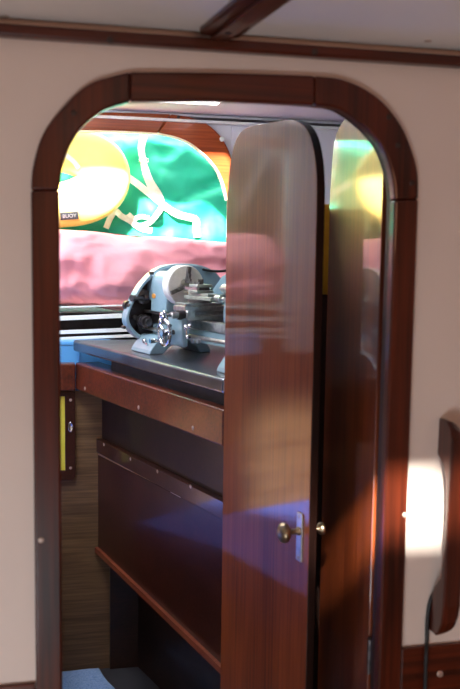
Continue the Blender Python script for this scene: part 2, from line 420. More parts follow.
for zz in (at_y(372, 655, 1.39).z,):
    b_ = nb(); box(b_, (inner[-1].x+.004, 1.379, zz-.03), (inner[-1].x+.011, 1.3975, zz+.03)); cyl(b_, (inner[-1].x+.004, 1.386, zz-.032), (inner[-1].x+.004, 1.386, zz+.032), .004)
    obj('hinge', b_, DARKST, d2)
# end partition, placed and darkened for the dark reflection in the second leaf
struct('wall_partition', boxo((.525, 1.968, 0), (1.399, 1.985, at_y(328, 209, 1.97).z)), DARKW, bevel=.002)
# yellow cloth folded over the top of the partition
zp = at_y(328, 209, 1.97).z
bm = nb(); prof_ = [(1.9655, zp-.20), (1.9640, zp-.15), (1.9650, zp+.001), (1.9700, zp+.005), (1.9830, zp+.005), (1.9880, zp+.001), (1.9880, zp-.20)]
outp = [(1.9610, zp-.201), (1.9580, zp-.15), (1.9590, zp+.004), (1.9670, zp+.011), (1.9860, zp+.011), (1.9930, zp+.003), (1.9930, zp-.201)]
loop_ = outp + prof_[::-1]; rows = []
for i in range(17):
    x = .625+.17*i/16; rows.append([bm.verts.new((x, y-(.004*math.sin(i*1.3+z*8) if y < 1.965 and z < zp-.01 else 0), z)) for y, z in loop_])
for a_, b_ in zip(rows, rows[1:]):
    for k in range(len(a_)): bm.faces.new((a_[k], a_[(k+1)%len(a_)], b_[(k+1)%len(a_)], b_[k]))
bm.faces.new(rows[0][::-1]); bm.faces.new(rows[-1])
tag(obj('yellow_cloth', bm, GOLDC, None, smooth=True), 'narrow strip of yellow cloth seen between the two half-open door leaves', 'cloth')

# ------------------------------------------------------------------ bench along the side
A = V(.141, 2.929, 0); B = V(.439, 1.989, 0)
bd = (B-A); bd.z = 0; BL = bd.length; bd.normalize(); bn = Vector((bd.y, -bd.x, 0))   # bn points to the aisle
if bn.x > 0: bn = -bn
def bp(s, off, z): p = Vector((A.x, A.y, 0)) + bd*s + bn*off; p.z = EYE+z; return p
def bslabw(bm, s1, o0, o1, z0, z1):
    return prism(bm, [bp(sv(o0)+.001,o0,z0), bp(s1,o0,z0), bp(s1,o1,z0), bp(sv(o1)+.001,o1,z0)], (0,0,z1-z0))
def bslab(bm, s0, s1, o0, o1, z0, z1): return prism(bm, [bp(s0,o0,z0), bp(s1,o0,z0), bp(s1,o1,z0), bp(s0,o1,z0)], (0,0,z1-z0))
VY = 2.92                                            # veneered partition plane
sv = lambda off: ((A.y + bn.y*off) - VY)/(-bd.y)      # station where a bench plane meets it
cab = empty('workbench_cabinet', bp(.5, -.3, -EYE), math.atan2(bd.y, bd.x), 'dark mahogany workbench cabinet with a drop-down front panel under the steel worktop', 'cabinet')
e0 = sv(-.072)+.001; e1 = BL+.012
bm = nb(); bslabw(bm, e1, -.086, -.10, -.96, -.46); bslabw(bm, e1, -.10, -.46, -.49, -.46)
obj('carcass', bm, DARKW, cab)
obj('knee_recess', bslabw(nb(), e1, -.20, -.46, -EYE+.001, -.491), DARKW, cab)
obj('recess_shade_board', boxo((bp(sv(-.11), -.11, 0).x+.001, VY-.012, .001), (bp(sv(-.20), -.20, 0).x+.02, VY-.0008, EYE-.491)), DARKW, cab)  # dark sheet over the veneer, stands in for shade inside the recess
rail = obj('front_rail', bslab(nb(), sv(0)+.006, e1, 0, -.084, -.454, -.364), RAILM, cab, bevel=.005, seg=3)
for x, y in ((85,388.5),(138.5,407.5),(193,428)):
    p = on_plane(x, y, bp(0,0,0), bn); screw(cab, p, bn, .006)
obj('dark_board', bslab(nb(), (on_plane(111.4, 370, bp(0,-.03,0), bn)-bp(0,-.03,0)).dot(Vector((bd.x,bd.y,0))), e1, -.03, -.05, -.364, -.3275), INNER, cab)
st = obj('hinge_strip', bslab(nb(), e0+.002, e1, -.066, -.0855, -.671, -.623), PANEL, cab, bevel=.002)
for x, y in ((104,444.5),(130.5,459),(157.5,471.5),(190.5,486.5)):
    p = on_plane(x, y, bp(0,-.066,0), bn); screw(cab, p, bn, .0055)
pz0, pz1 = -1.018, -1.082
fl = [bp(e0+.002, -.0855, -.680), bp(e1, -.0855, -.668), bp(e1, -.0855, pz1), bp(e0+.002, -.0855, pz0)]
panel = obj('drop_panel', prism(nb(), fl, bn*.014), PANEL, cab, bevel=.002)
obj('panel_edge', prism(nb(), [bp(e0+.002,-.0853,-.6795), bp(e1,-.0853,-.6675), bp(e1,-.072,-.6675), bp(e0+.002,-.072,-.6795)], (0,0,.004)), EDGEW, panel)
obj('bottom_lip', prism(nb(), [bp(e0+.002,-.0712,pz0), bp(e1,-.0712,pz1), bp(e1,-.060,pz1), bp(e0+.002,-.060,pz0)], (0,0,.018)), LIPW, panel)
hp = on_plane(176, 491, bp(0,-.072,0), bn)
sH = (hp-bp(0,0,0)).dot(bd)
obj('panel_hinge', bslab(nb(), sH-.03, sH+.03, -.080, -.070, -.6745, -.668), PLATE, panel)

wt = empty('worktop', bp(.45, -.3, -.3275), math.atan2(bd.y, bd.x), 'grey steel worktop with a turned-down lip carrying the lathe', 'worktop')
bm = nb(); s0 = .0
WTO = [bp(s0, 0, -.3275), bp(e1, 0, -.3275), bp(e1, -.50, -.3275), bp(s0+.0, -.50, -.3275)]
# far end squared to the cabin rather than to the bench
far_o = lambda off: (A.y + bn.y*off - 2.935)/(-bd.y)
WTO[0] = bp(far_o(0), 0, -.3275); WTO[3] = bp(far_o(-.50), -.50, -.3275)
for p in WTO: p.y = min(p.y, 2.935)
obj('top_slab', prism(bm, WTO, (0,0,.0375)), STEEL, wt, bevel=.007, seg=3)

# ------------------------------------------------------------------ veneered partition and its rail
vx1 = bp(0, -.06, 0).x + (VY - A.y)*0 + .012
vx1 = bp(e0, -.072, 0).x - .0012
rx0 = bp(sv(0)+.004, 0, 0).x
struct('wall_veneered', box(boxo((-1.299, VY, 0), (rx0, VY+.02, EYE-.372)), (rx0, VY, 0), (.66, VY+.02, EYE-.462)), VENEER)
t = empty('trim_6', V(-.3, VY, -.46), 0, kind='structure')
rx = bp(sv(0)+.004, 0, 0).x
obj('cap_rail', boxo((-1.29, VY-.026, EYE-.455), (rx+.0005, VY+.02, EYE-.3655)), RAILM, t, bevel=.004)
hz = lambda y: at_y(70, y, VY).z
hb = empty('hatch_frame', (at_y(62, 480, VY).x, VY, hz(480)), 0, 'small dark wood frame with a yellow panel on the veneered partition', 'hatch')
x0, x1, xm = at_y(52, 430, VY).x, at_y(75.2, 430, VY).x, at_y(65, 430, VY).x
z0, z1 = hz(479.5), min(hz(391), EYE-.457)
# U shaped surround: top, right stile, rounded foot
rr = .018
foot = [Vector((x0, VY-.0005, z0)), Vector((x1-rr, VY-.0005, z0))] + [Vector((x1-rr+rr*math.sin(a), VY-.0005, z0+rr-rr*math.cos(a))) for a in [PI/8, PI/4, 3*PI/8, PI/2]] + [Vector((x1, VY-.0005, z1)), Vector((x0, VY-.0005, z1)), Vector((x0, VY-.0005, z1-.016)), Vector((xm, VY-.0005, z1-.016)), Vector((xm, VY-.0005, z0+.034)), Vector((x0, VY-.0005, z0+.034))]
obj('surround', prism(nb(), foot, (0,-.012,0)), PANEL, hb, bevel=.0015)
obj('panel', boxo((x0, VY-.006, z0+.0345), (xm-.0005, VY-.0008, z1-.0165)), YELLOWP, hb, label='yellow panel')
for y in (400, 468): screw(hb, at_y(70.6, y, VY-.0125), (0,-1,0), .005)
fp = at_y(70.6, 427, VY-.0125)
bm = nb(); lathe(bm, fp, (0,-1,0), [(0,.0085),(.002,.0085),(.003,.0065),(.0012,.0055),(.001,.001)], 20)
for v in bm.verts: v.co.z = fp.z + (v.co.z-fp.z)*2.1
obj('finger_pull', bm, CHROME, hb, smooth=True)

# ------------------------------------------------------------------ aft wall with arched opening
wo = [(60,112),(96,112),(130,112.5),(171,114),(190,117),(205,122.5),(217,132),(227,146),(232.5,163),(234,190)]
wi = [(60,130.5),(96,130.5),(120,131),(158,133),(176,137),(190,143),(204,154),(215.5,167),(222.5,181),(227.5,200)]
oo = [at_y(*p, WB-.02) for p in wo]; ii = [at_y(*p, WB-.02) for p in wi]
lx = -.55
sill = EYE-.21
def mirror(pts):   # the opening is symmetric about its middle, which lies left of the doorway
    return [Vector((lx, p.y, p.z)) for p in pts]
t = empty('window_1', V(.2, WB, -.2), 0, kind='structure')
h_o = [Vector((-.6, WB-.02, oo[0].z))]+oo[:3]; h_i = [Vector((-.6, WB-.02, ii[0].z))]+ii[:3]
cutk = 3
obj('head_frame', band(nb(), [Vector((-.6, WB-.02, oo[0].z)), oo[0], oo[1], oo[2], oo[3]], [Vector((-.6, WB-.02, ii[0].z)), ii[0], ii[1], ii[2], ii[3]], (0,.0195,0)), ARCHW, t, bevel=.006, seg=3)
obj('corner_frame', band(nb(), crom(oo[3:]), crom(ii[3:]), (0,.0195,0)), ARCHW, t, bevel=.006, seg=3)
obj('side_frame', prism(nb(), [oo[-1], ii[-1], Vector((ii[-1].x, WB-.02, sill)), Vector((oo[-1].x, WB-.02, sill))], (0,.0195,0)), ARCHW, t, bevel=.006, seg=3)
ai = [Vector((-.6, WB-.02, ii[0].z))]+ii[:3]+crom(ii[3:])
def gr2(p, k):
    c = Vector((.2, p.y, p.z-.2)); d = (p-c).normalized(); return p+d*k
shift = Vector((0, .0195, 0))
e_i = [p+Vector((0,.015,0))-Z*0 for p in ai]
obj('edge_bead', band(nb(), [gr2(p, .001)+Vector((0,-.003,0)) for p in ai], [gr2(p, -.006)+Vector((0,-.003,0)) for p in ai], (0,.02,0)), mat('cream_bead', (226,206,170), .4, col2=(232,214,180), scale=(30,30,30)), t)
screw(t, at_y(222, 139, WB-.02), (0,-1,0), .009, CLIPM, 'plug')
screw(t, at_y(178.5, 117, WB-.02), (0,-1,0), .006, PLUG, 'plug')
# wall sheet round the opening
hole = [Vector((-.6, 0, sill)), Vector((-.6, 0, ii[0].z+.02))] + [gr2(p, .015) for p in ii[:3]+crom(ii[3:])] + [Vector((ii[-1].x+.015, 0, sill))]
bm = nb()
xr = hole[-1].x; ztop = EYE+.6
for p in hole: p.y = WB
topl = [Vector((p.x, WB, ztop)) for p in hole[1:-1]]
band(bm, topl, hole[1:-1], (0, WBB-WB, 0))
box(bm, (-1.3, WB, 0), (-.6, WBB, ztop)); box(bm, (xr-.0, WB, 0), (1.4, WBB, ztop)); box(bm, (-.6, WB, 0), (xr, WBB, sill))
fx = hole[-2].x
struct('wall_aft', bm, LILAC)
# headliner track with a clip near the top of the wall
trk = empty('trim_7', V(.5, WB-.03, .47), 0, kind='structure')
obj('track', boxo((-1.0, WB-.03, EYE+.468), (1.35, WB-.0005, EYE+.478)), CLIPM, trk, bevel=.002)
obj('cable_run', tube(nb(), [V(-.9, WB-.012, .487), V(1.3, WB-.012, .483)], .006), DARKST, trk)
pc = at_y(290, 109, WB-.03)
obj('clip', boxo((pc.x-.018, WB-.044, EYE+.462), (pc.x+.018, WB-.0305, EYE+.482)), CLIPM, trk, bevel=.002)
# stowage locker behind the opening
struct('floor_locker', boxo((-1.3, WBB, sill-.03), (1.4, 4.3, sill)), LOCKER)
struct('wall_locker', boxo((-1.3, 4.3, 0), (1.4, 4.33, ztop)), LOCKER)
struct('ceiling_locker', boxo((-1.3, WBB, EYE+.62), (1.4, 4.33, EYE+.65)), LILAC)

# ------------------------------------------------------------------ slatted rack and blue box
rk = empty('slatted_rack', V(.1, 3.06, -.335), 0, 'white slatted rack under the pink cloth, behind the end of the worktop', 'rack')
for y0, y1, hpx in ((307.2,305.3,1.6),(318.2,315.6,4.4),(332.2,330,3.8),(338.8,336.2,3.0)):
    Y = 3.035; a = at_y(61, y0, Y); b = at_y(121, y1, Y); sl = (b.z-a.z)/(b.x-a.x); hgt = hpx/F*3.1
    xa, xb = -.55, .60
    za = a.z+(xa-a.x)*sl; zb_ = a.z+(xb-a.x)*sl
    q = [Vector((xa, Y, za-hgt/2)), Vector((xb, Y, zb_-hgt/2)), Vector((xb, Y, zb_+hgt/2)), Vector((xa, Y, za+hgt/2))]
    obj('slat', prism(nb(), q, (0,.045,-.004)), WHITEP, rk, bevel=.001)
obj('backing', boxo((-.55, 3.135, EYE-.40), (.60, 3.1495, EYE-.215)), INNER, rk)
for x in (-.55, .595): obj('upright', boxo((x, 3.082, .001), (x+.015, 3.134, EYE-.235)), WHITEP, rk)
bxr = at_y(111.4, 368, 2.97).x
bb = empty('storage_box', V(.0, 3.0, -.6), 0, 'light blue plastic box between the veneered partition and the slatted rack', 'box')
s79 = at_y(79.3, 366, 2.965).x
ztb = at_y(70, 341.5, 2.965).z
obj('body', boxo((-.35, 2.966, EYE-.60), (bxr, 3.030, ztb-.012)), BLUEP, bb, bevel=.003)
obj('lid', boxo((-.353, 2.963, ztb-.0118), (bxr+.002, 3.032, ztb)), BLUEP, bb, bevel=.002)
obj('rib', boxo((s79-.002, 2.963, EYE-.60), (s79+.002, 2.9658, ztb-.013)), BLUEP, bb)

# ------------------------------------------------------------------ carpet on the sole
ca = [at_z(98.5, 671.5, -0+.0) for _ in (0,)]
def fz(x, y): return .012 + .006*noise.noise(Vector((x*14, y*14, 0))) + .004*noise.noise(Vector((x*60, y*60, 3)))
bm = nb(); nx, ny = 90, 70; P = None
x_l, y_f, y_n = -.45, VY-.004, 1.9
g = []
def rug_right(y):   # right edge follows the foot of the bench
    k = (y_f-y)/(y_f-y_n); return vx1-.004 + (y_f-y)*.317 + .012*noise.noise(Vector((y*7, 0, 1)))
for j in range(ny+1):
    y = y_f-(y_f-y_n)*j/ny; row = []
    for i in range(nx+1):
        x = x_l+(rug_right(y)-x_l)*i/nx; e = min(i, nx-i, j, ny-j)/2
        row.append(bm.verts.new((x, y, .001+fz(x, y)*min(1, .35+e*.4))))
    g.append(row)
for j in range(ny):
    for i in range(nx): bm.faces.new((g[j][i], g[j+1][i], g[j+1][i+1], g[j][i+1]))
edge = g[0] + [r[-1] for r in g[1:]] + g[-1][-2::-1] + [r[0] for r in g[-2:0:-1]]
low = [bm.verts.new((v.co.x, v.co.y, .0005)) for v in edge]
for k in range(len(edge)): bm.faces.new((edge[k], edge[(k+1)%len(edge)], low[(k+1)%len(edge)], low[k]))
bm.faces.new(low)
rg = obj('carpet_mat', bm, CARPET, None, smooth=True)
tag(rg, 'light blue fluffy carpet mat on the sole at the foot of the veneered partition', 'rug')

# ------------------------------------------------------------------ soft things in the opening
def closed_surf(fn, nu, nv):
    """tube-like closed skin: u runs along (capped by poles), v around"""
    bm = nb(); rings = []
    for i in range(nu+1):
        rings.append([bm.verts.new(fn(i/nu, j/nv)) for j in range(nv)])
    for a, b in zip(rings, rings[1:]):
        for k in range(nv): bm.faces.new((a[k], a[(k+1)%nv], b[(k+1)%nv], b[k]))
    bm.faces.new(rings[0][::-1]); bm.faces.new(rings[-1]); return bm
def spw(c, e): return math.copysign(abs(c)**e, c)
# pink bundle on the sill
pt = at_y(62, 229, 3.11).z; pt2 = at_y(222, 243, 3.14).z
def pink(u, v):
    x = -.56+1.58*u; th = 2*PI*v
    e = min(1, (min(u, 1-u)*14+.02))**.5
    tp = pt + (pt2-pt)*max(0, min(1, (x-.1)/.62)) + .006*noise.noise(Vector((x*7, 1, 1)))
    bt = EYE-.188 + .010*noise.noise(Vector((x*6+3, 0, 0))) - .016*math.exp(-((x-.33)/.07)**2)
    bt2 = bt
    cz = (tp+bt)/2; hz_ = (tp-bt)/2
    yc = 3.115; c, s = math.cos(th), math.sin(th)
    ry = .10
    p = Vector((x, yc + ry*spw(c, .8)*e, cz + hz_*spw(s, .75)*e))
    q = Vector((x*5+p.z*6, p.z*9-x*3, p.y*4))
    k = noise.noise(q)*.024 + noise.noise(q*2.3)*.010 - abs(noise.noise(Vector((x*7-p.z*9, p.z*17+x*8, 2))))*.030 - abs(noise.noise(Vector((x*16+p.z*20, p.z*34-x*9, 5))))*.012
    if p.y < yc: p.y -= k*1.2
    if s < -.3 and p.y > 3.10: p.z = max(p.z, sill+.002)
    return p
pk = obj('pink_bundle', closed_surf(pink, 150, 72), PINK, None, smooth=True)
tag(pk, 'rolled pink cloth lying on the sill beneath the green bag', 'cloth')
# green sail bag
g0 = at_y(226, 178, 3.33); g1 = at_y(165, 209, 3.33)
h0 = at_y(226, 193, 3.33); h1 = at_y(150, 213, 3.33)
def seg_d(x, z, a, b):
    ab = Vector((b.x-a.x, b.z-a.z)); ap = Vector((x-a.x, z-a.z)); t = max(0, min(1, ap.dot(ab)/ab.dot(ab)))
    return ap.x*ab.y-ap.y*ab.x, (ap-ab*t).length, t
def bag(u, v):
    x = -.62+1.62*u; th = 2*PI*v; e = max(.02, 1-abs(2*u-1)**3.2)**.5
    c, s = math.cos(th), math.sin(th)
    p = Vector((x, 3.57+.20*spw(c, .7)*e, EYE+.150+.365*spw(s, .8)*e))
    if p.y < 3.57:
        q = Vector((x*3.1, p.z*3.7, 4)); k = noise.noise(q)*.035 + noise.noise(Vector((x*5+p.z*6, p.z*9-x*6, 7)))*.018
        k += abs(noise.noise(Vector((x*6-p.z*5, p.z*12+x*5, 9))))*-.035 - abs(noise.noise(Vector((x*14+p.z*9, p.z*20-x*8, 1))))*.012
        _, d_, t_ = seg_d(x, p.z, g0, g1); k -= .045*math.exp(-(d_/.022)**2)*(.5+.5*(1-t_))
        _, d_, t_ = seg_d(x, p.z, h0, h1); k += .030*math.exp(-(d_/.035)**2)
        p.y -= k
    if p.z < sill+.003: p.z = sill+.003
    return p
gb = obj('sail_bag', closed_surf(bag, 170, 110), GREEN, None, smooth=True)
tag(gb, 'large green sailcloth bag with white straps filling the arched opening', 'bag')
# straps laid on the bag
bpy.context.view_layer.update()
from mathutils.bvhtree import BVHTree
me = gb.data; mw = WM[gb.name]
tree = BVHTree.FromPolygons([mw @ v.co for v in me.vertices], [tuple(p.vertices) for p in me.polygons])
def strap(px, w, lift=.004):
    pts = []
    for x, y in px:
        d = ray(x, y); h_ = tree.ray_cast(O, d.normalized())
        pts.append(h_[0] if h_[0] else at_y(x, y, 3.35))
    pts = crom(pts, 7); nor = []; out = []
    for p in pts:
        loc, n, i, dist = tree.find_nearest(p)
        if n.y > 0: n = -n
        nor.append(n); 
    for i in range(len(pts)):
        n = sum(nor[max(0, i-3):i+4], Vector()).normalized(); n = (n+Vector((0,-.6,0))).normalized()
        out.append(n)
    pts = [p + n*lift for p, n in zip(pts, out)]
    return obj('strap', ribbon(nb(), pts, out, w), WEB, gb, smooth=False)
strap([(144,136),(141,149),(143.5,163),(147,177),(153,191),(161,204)], .026)
strap([(143.7,163),(150,180),(159,195),(161,206),(156.5,214),(149,222),(139,226),(132,222),(128,214)], .020, .008)
strap([(126,177),(139,186),(150.5,195),(162,205.6),(176,214),(194,219),(196,228),(197,238)], .026, .012)
strap([(106,228),(111,217),(116,211),(121,216),(130,221),(141,228),(152,230)], .022, .006)
strap([(128,214),(134,218),(142,216),(150,217)], .016, .010)
bk = at_y(143.5, 160, 3.30)
hit = tree.ray_cast(O, ray(143.5, 161).normalized())[0]
bm = nb(); tube(bm, [hit+Vector((.017*math.cos(a), -.012, .012*math.sin(a))) for a in [2*PI*k/20 for k in range(21)]], .0025, 8)
obj('strap_ring', bm, CHROME, gb, smooth=True)

# ------------------------------------------------------------------ horseshoe buoy
BY = 3.272
c0 = at_y(90, 180, BY); sc_ = BY/F
bcen = at_y(59, 177.5, BY)
def bpath():
    P = []
    gap = .100; R = .165
    for k in range(9): P.append(Vector((-.20+.20*k/8, 0, gap + .030*(1-k/8))))
    for k in range(1, 16): a = PI/2-PI*k/16; P.append(Vector((R*math.cos(a), 0, gap*math.sin(a))))
    for k in range(9): P.append(Vector((-.20*k/8, 0, -gap - .030*(k/8))))
    return P
path = [bcen + Matrix.Rotation(math.radians(-4), 3, 'Y') @ p for p in bpath()]
bm = nb(); rings = []; nseg = 36
inflate = []
for i, p in enumerate(path):
    t_ = (path[min(i+1, len(path)-1)]-path[max(i-1, 0)]).normalized(); yv = Vector((0,-1,0)); s_ = t_.cross(yv).normalized()
    e = min(1, min(i, len(path)-1-i)/3+.15)**.5
    w_ = (.080+.017*max(0, (p.x-bcen.x)/.165))*e; d_ = .055*e
    ring = []
    for k in range(nseg):
        a = 2*PI*k/nseg; q = p + s_*w_*spw(math.cos(a), .8) + yv*d_*spw(math.sin(a), .75)
        q += Vector((0, .006*noise.noise(q*9), .004*noise.noise(q*7)))
        ring.append(bm.verts.new(q))
    rings.append(ring)
for a, b in zip(rings, rings[1:]):
    for k in range(nseg): bm.faces.new((a[k], a[(k+1)%nseg], b[(k+1)%nseg], b[k]))
bm.faces.new(rings[0][::-1]); bm.faces.new(rings[-1])
by = obj('horseshoe_buoy', bm, BUOYM, None, smooth=True)
ss = by.modifiers.new('sub', 'SUBSURF'); ss.levels = 1; ss.render_levels = 1
tag(by, 'yellow horseshoe lifebuoy leaning on the green bag in the arched opening', 'lifebuoy')
mw = WM[by.name]
btree = BVHTree.FromPolygons([mw @ v.co for v in by.data.vertices], [tuple(p.vertices) for p in by.data.polygons])
def decal_text(s, px, py, hgt, m, tilt, name):
    loc, n, i, dd = btree.ray_cast(O, ray(px, py).normalized())
    if n.y > 0: n = -n
    cu = bpy.data.curves.new(name, 'FONT'); cu.body = s; cu.size = hgt; cu.extrude = .0004; cu.align_x = 'CENTER'; cu.align_y = 'CENTER'
    o = bpy.data.objects.new(name, cu); xa = Vector((1,0,0)); xa = (xa-n*xa.dot(n)).normalized(); ya = n.cross(xa)
    m3 = Matrix((xa, ya, n)).transposed() @ Matrix.Rotation(tilt, 3, 'Z'); m4 = m3.to_4x4(); m4.translation = loc+n*.0085
    me = None
    C.objects.link(o); bpy.context.view_layer.update()
    me = bpy.data.meshes.new_from_object(o.evaluated_get(bpy.context.evaluated_depsgraph_get()))
    bpy.data.objects.remove(o)
    me.transform(m4)
    b = bmesh.new(); b.from_mesh(me); bpy.data.meshes.remove(me)
    return obj(name, b, m, by), m4
bt_, m4 = decal_text('BUOY', 69.3, 215.6, .0185, WPRINT, math.radians(5), 'lettering')
lb = obj('label_patch', boxo((-.033, -.0135, -.0075), (.032, .0135, -.0003), m4), LABELM, by, label='dark grey label patch')
decal_text('--- ----- --', 71, 208.5, .012, PRINT, math.radians(6), 'lettering')
decal_text('--  - --', 93, 205.5, .010, PRINT, math.radians(14), 'lettering')
# seam binding across the upper arm
def on_buoy(px):
    P = []
    for x, y in px:
        h_ = btree.ray_cast(O, ray(x, y).normalized()); P.append((h_[0] or at_y(x, y, BY))+Vector((0,-.002,0)))
    return P
pp = crom(on_buoy([(58,150),(66,155.5),(73,161),(79,168)]), 5)
obj('binding', ribbon(nb(), pp, [Vector((0,-1,0))]*len(pp), .016, .003), WEB, by, label='white webbing binding')

# ------------------------------------------------------------------ the lathe
a3 = Vector((.302, -.953, 0)).normalized(); LF = Vector((.36773, 2.49493, EYE-.29))
la = empty('metalworking_lathe', LF, math.atan2(a3.y, a3.x), 'small grey-blue metalworking lathe standing on the steel worktop', 'lathe')
# local frame: x along the bed towards the tail, y away from the operator, z up
LM = WM[la.name]
def lp(name, bm, m, parent=la, **k):
    bm.transform(LM)
    return obj(name, bm, m, parent, **k)
# (plane through station s across the bed) traced silhouettes
def cross(px, py, s):
    n = a3; p = LF+a3*s; w_ = on_plane(px, py, p, n); l = LM.inverted() @ w_; return Vector((s, l.y, l.z))
def side(px, py, y):
    ov = LM.to_3x3() @ Vector((0,1,0)); w_ = on_plane(px, py, LF+ov*y, ov); l = LM.inverted() @ w_; return Vector((l.x, y, l.z))
SG = -.140
gpx = [(141,341),(131,335),(124,327),(121.5,319),(123.5,309),(129,297),(136,285),(144,276),(153,268.5),(163,265),(176,263.5),(190,264),(201,267),(210,272),(216,279),(219,289),(219,300),(216,312)]
gpt = [cross(x, y, SG) for x, y in gpx]
go = crom(gpt, 4)
cy = sum((p.y for p in go))/len(go); cz_ = sum((p.z for p in go))/len(go)
def inset(p, k): d = Vector((0, p.y-cy, p.z-cz_)); return p - d.normalized()*k
gi = [inset(p, .011) for p in go]
guard = lp('gear_guard', band(nb(), go, gi, (.036, 0, 0)), BLUEGR, bevel=.003)
bpts = [p+Vector((-.006, 0, 0)) for p in [inset(p, .004) for p in go]]
lp('guard_back', prism(nb(), bpts, (.007, 0, 0)), INNER, guard)
cov = [p for p in go if p.z > .150 and p.y > .015]
cov = [inset(p, .004) for p in cov] + [Vector((SG, cov[-1].y-.01, .150)), Vector((SG, .02, .150))]
lp('belt_cover', prism(nb(), [p+Vector((.040,0,0)) for p in cov], (-.038, 0, 0)), BLUEGR, guard, bevel=.006, seg=3)
for y, z, r, m in ((.006,.160,.022,DARKST), (-.030,.100,.026,INNER), (.015,.075,.030,DARKST), (-.045,.135,.014,DARKST)):
    bm = nb(); cyl(bm, (-.138, y, z), (-.122, y, z), r, n=36); cyl(bm, (-.122, y, z), (-.106, y, z), .007)
    lp('gear', bm, m)
nbt = cross(122.5, 327, -.10); bm = nb(); cyl(bm, nbt, nbt+Vector((.014,0,0)), .005); lp('thumb_nut', bm, DARKST, guard)
# headstock casting: rounded top block
hs = []
y0_, y1_ = .020, .135
for k in range(9): a = PI - PI*k/8*.5; hs.append(Vector((-.100, y0_+.035+.035*math.cos(a), .205+.035*math.sin(a))))
for k in range(9): a = PI/2 - PI/2*k/8; hs.append(Vector((-.100, y1_-.035+.035*math.cos(a), .205+.035*math.sin(a))))
hs = [Vector((-.100, y0_-.004, .112))] + hs + [Vector((-.100, y1_+.004, .112))]
head = lp('headstock', prism(nb(), hs, (.103, 0, 0)), BLUEGR, bevel=.004, seg=3)
lp('headstock_flange', boxo((-.104, .012, .1125), (-.002, .140, .121)), BLUEGR, head, bevel=.002)
bpz = side(153.5, 296, .0165)
bm = nb(); lathe(bm, (bpz.x, .0185, bpz.z), (0,-1,0), [(0,.012),(.002,.012),(.0028,.010)], 20)
for v in bm.verts: v.co.z = bpz.z+(v.co.z-bpz.z)*.6
lp('badge', bm, BADGE, head, label='orange maker badge on the headstock')
kn = side(147, 297, .03)
k0 = side(134, 298, -.035); k1 = side(149, 298.5, .022)
bm = nb(); cyl(bm, k0, k1, .006); dk = (k0-k1).normalized(); cyl(bm, k0-dk*.002, k0+dk*.010, .010)
lp('selector_shaft', bm, DARKST, head)
bm = nb(); cyl(bm, (-.092, .021, .232), (-.092, .008, .232), .005); lp('guard_pin', bm, DARKST, head)
# chuck
CHS = (.0, .060, .2)
bm = nb(); lathe(bm, (.004, .058, .2), (1,0,0), [(0,.034),(.004,.034),(.006,.055),(.009,.0585),(.042,.0585),(.045,.056),(.045,.020),(.036,.017),(.036,.002)], 56)
chuck = lp('chuck', bm, CHUCKM, smooth=False, bevel=.0008)
def jaw(ang, r0_=.008, r1_=.055):
    R = Matrix.Translation((.049, .058, .2)) @ Matrix.Rotation(ang, 4, 'X')
    bm = nb(); box(bm, (0, -.0055, r0_), (.009, .0055, r1_), R); box(bm, (.009, -.004, r0_), (.016, .004, r0_+.026), R); box(bm, (.016, -.0035, r0_), (.023, .0035, r0_+.012), R)
    return lp('jaw', bm, JAWM, chuck, bevel=.0008)
for k in range(3): jaw(math.radians(-8+120*k))
for k in range(3):
    R = Matrix.Translation((.0, .060, .2)) @ Matrix.Rotation(math.radians(52+120*k), 4, 'X')
    bm = nb(); cyl(bm, R @ Vector((.018, 0, .0575)), R @ Vector((.018, 0, .0595)), .005, n=4); lp('key_socket', bm, INNER, chuck)
# chuck key standing in the far side socket
R = Matrix.Translation((.012, .060, .2)) @ Matrix.Rotation(math.radians(-97), 4, 'X')
bm = nb(); cyl(bm, R @ Vector((0,0,.060)), R @ Vector((0,0,.088)), .0055); ball(bm, R @ Vector((0,0,.092)), .009)
cyl(bm, R @ Vector((.020,0,.092)), R @ Vector((-.020,0,.092)), .003)
lp('chuck_key', bm, CHROME, chuck)
# bed: two ways with webs and feet
bm = nb()
for y in (.022, .100): box(bm, (-.105, y, .086), (.47, y+.020, .1115))
lp('bed_ways', bm, BRUSH, bevel=.002)
bm = nb(); box(bm, (-.105, .026, .050), (.47, .038, .0855)); box(bm, (-.105, .104, .050), (.47, .116, .0855))
for x in (-.10, .03, .16, .30, .455): box(bm, (x, .038, .052), (x+.012, .104, .083))
lp('bed_casting', bm, BLUEGR, bevel=.002)
lp('front_apron_strip', boxo((-.135, .010, .112), (.015, .021, .121)), DARKST, bevel=.001)
bm = nb(); cyl(bm, (-.140, .004, .068), (.47, .004, .068), .0055); lp('lead_screw', bm, BRUSH)
bm = nb(); cyl(bm, (-.125, -.006, .088), (-.075, -.006, .088), .016, n=28); cyl(bm, (-.075, -.006, .088), (-.060, -.006, .088), .010); cyl(bm, (-.112, -.006, .088), (-.106, -.006, .088), .020, n=28); cyl(bm, (-.092, -.006, .088), (-.088, -.006, .088), .0195, n=28)
lp('tumbler_gears', bm, DARKST)
# feet: arched castings
def foot(s0, s1, nm='bed_foot'):
    P = [(-.040,.0005),(-.036,.012),(-.012,.044),(.004,.052),(.118,.052),(.136,.044),(.160,.012),(.164,.0005),(.126,.0005),(.114,.018),(.094,.034),(.046,.034),(.022,.018),(.006,.0005)]
    b = prism(nb(), [Vector((s0, y, z)) for y, z in P], (s1-s0, 0, 0)); return b
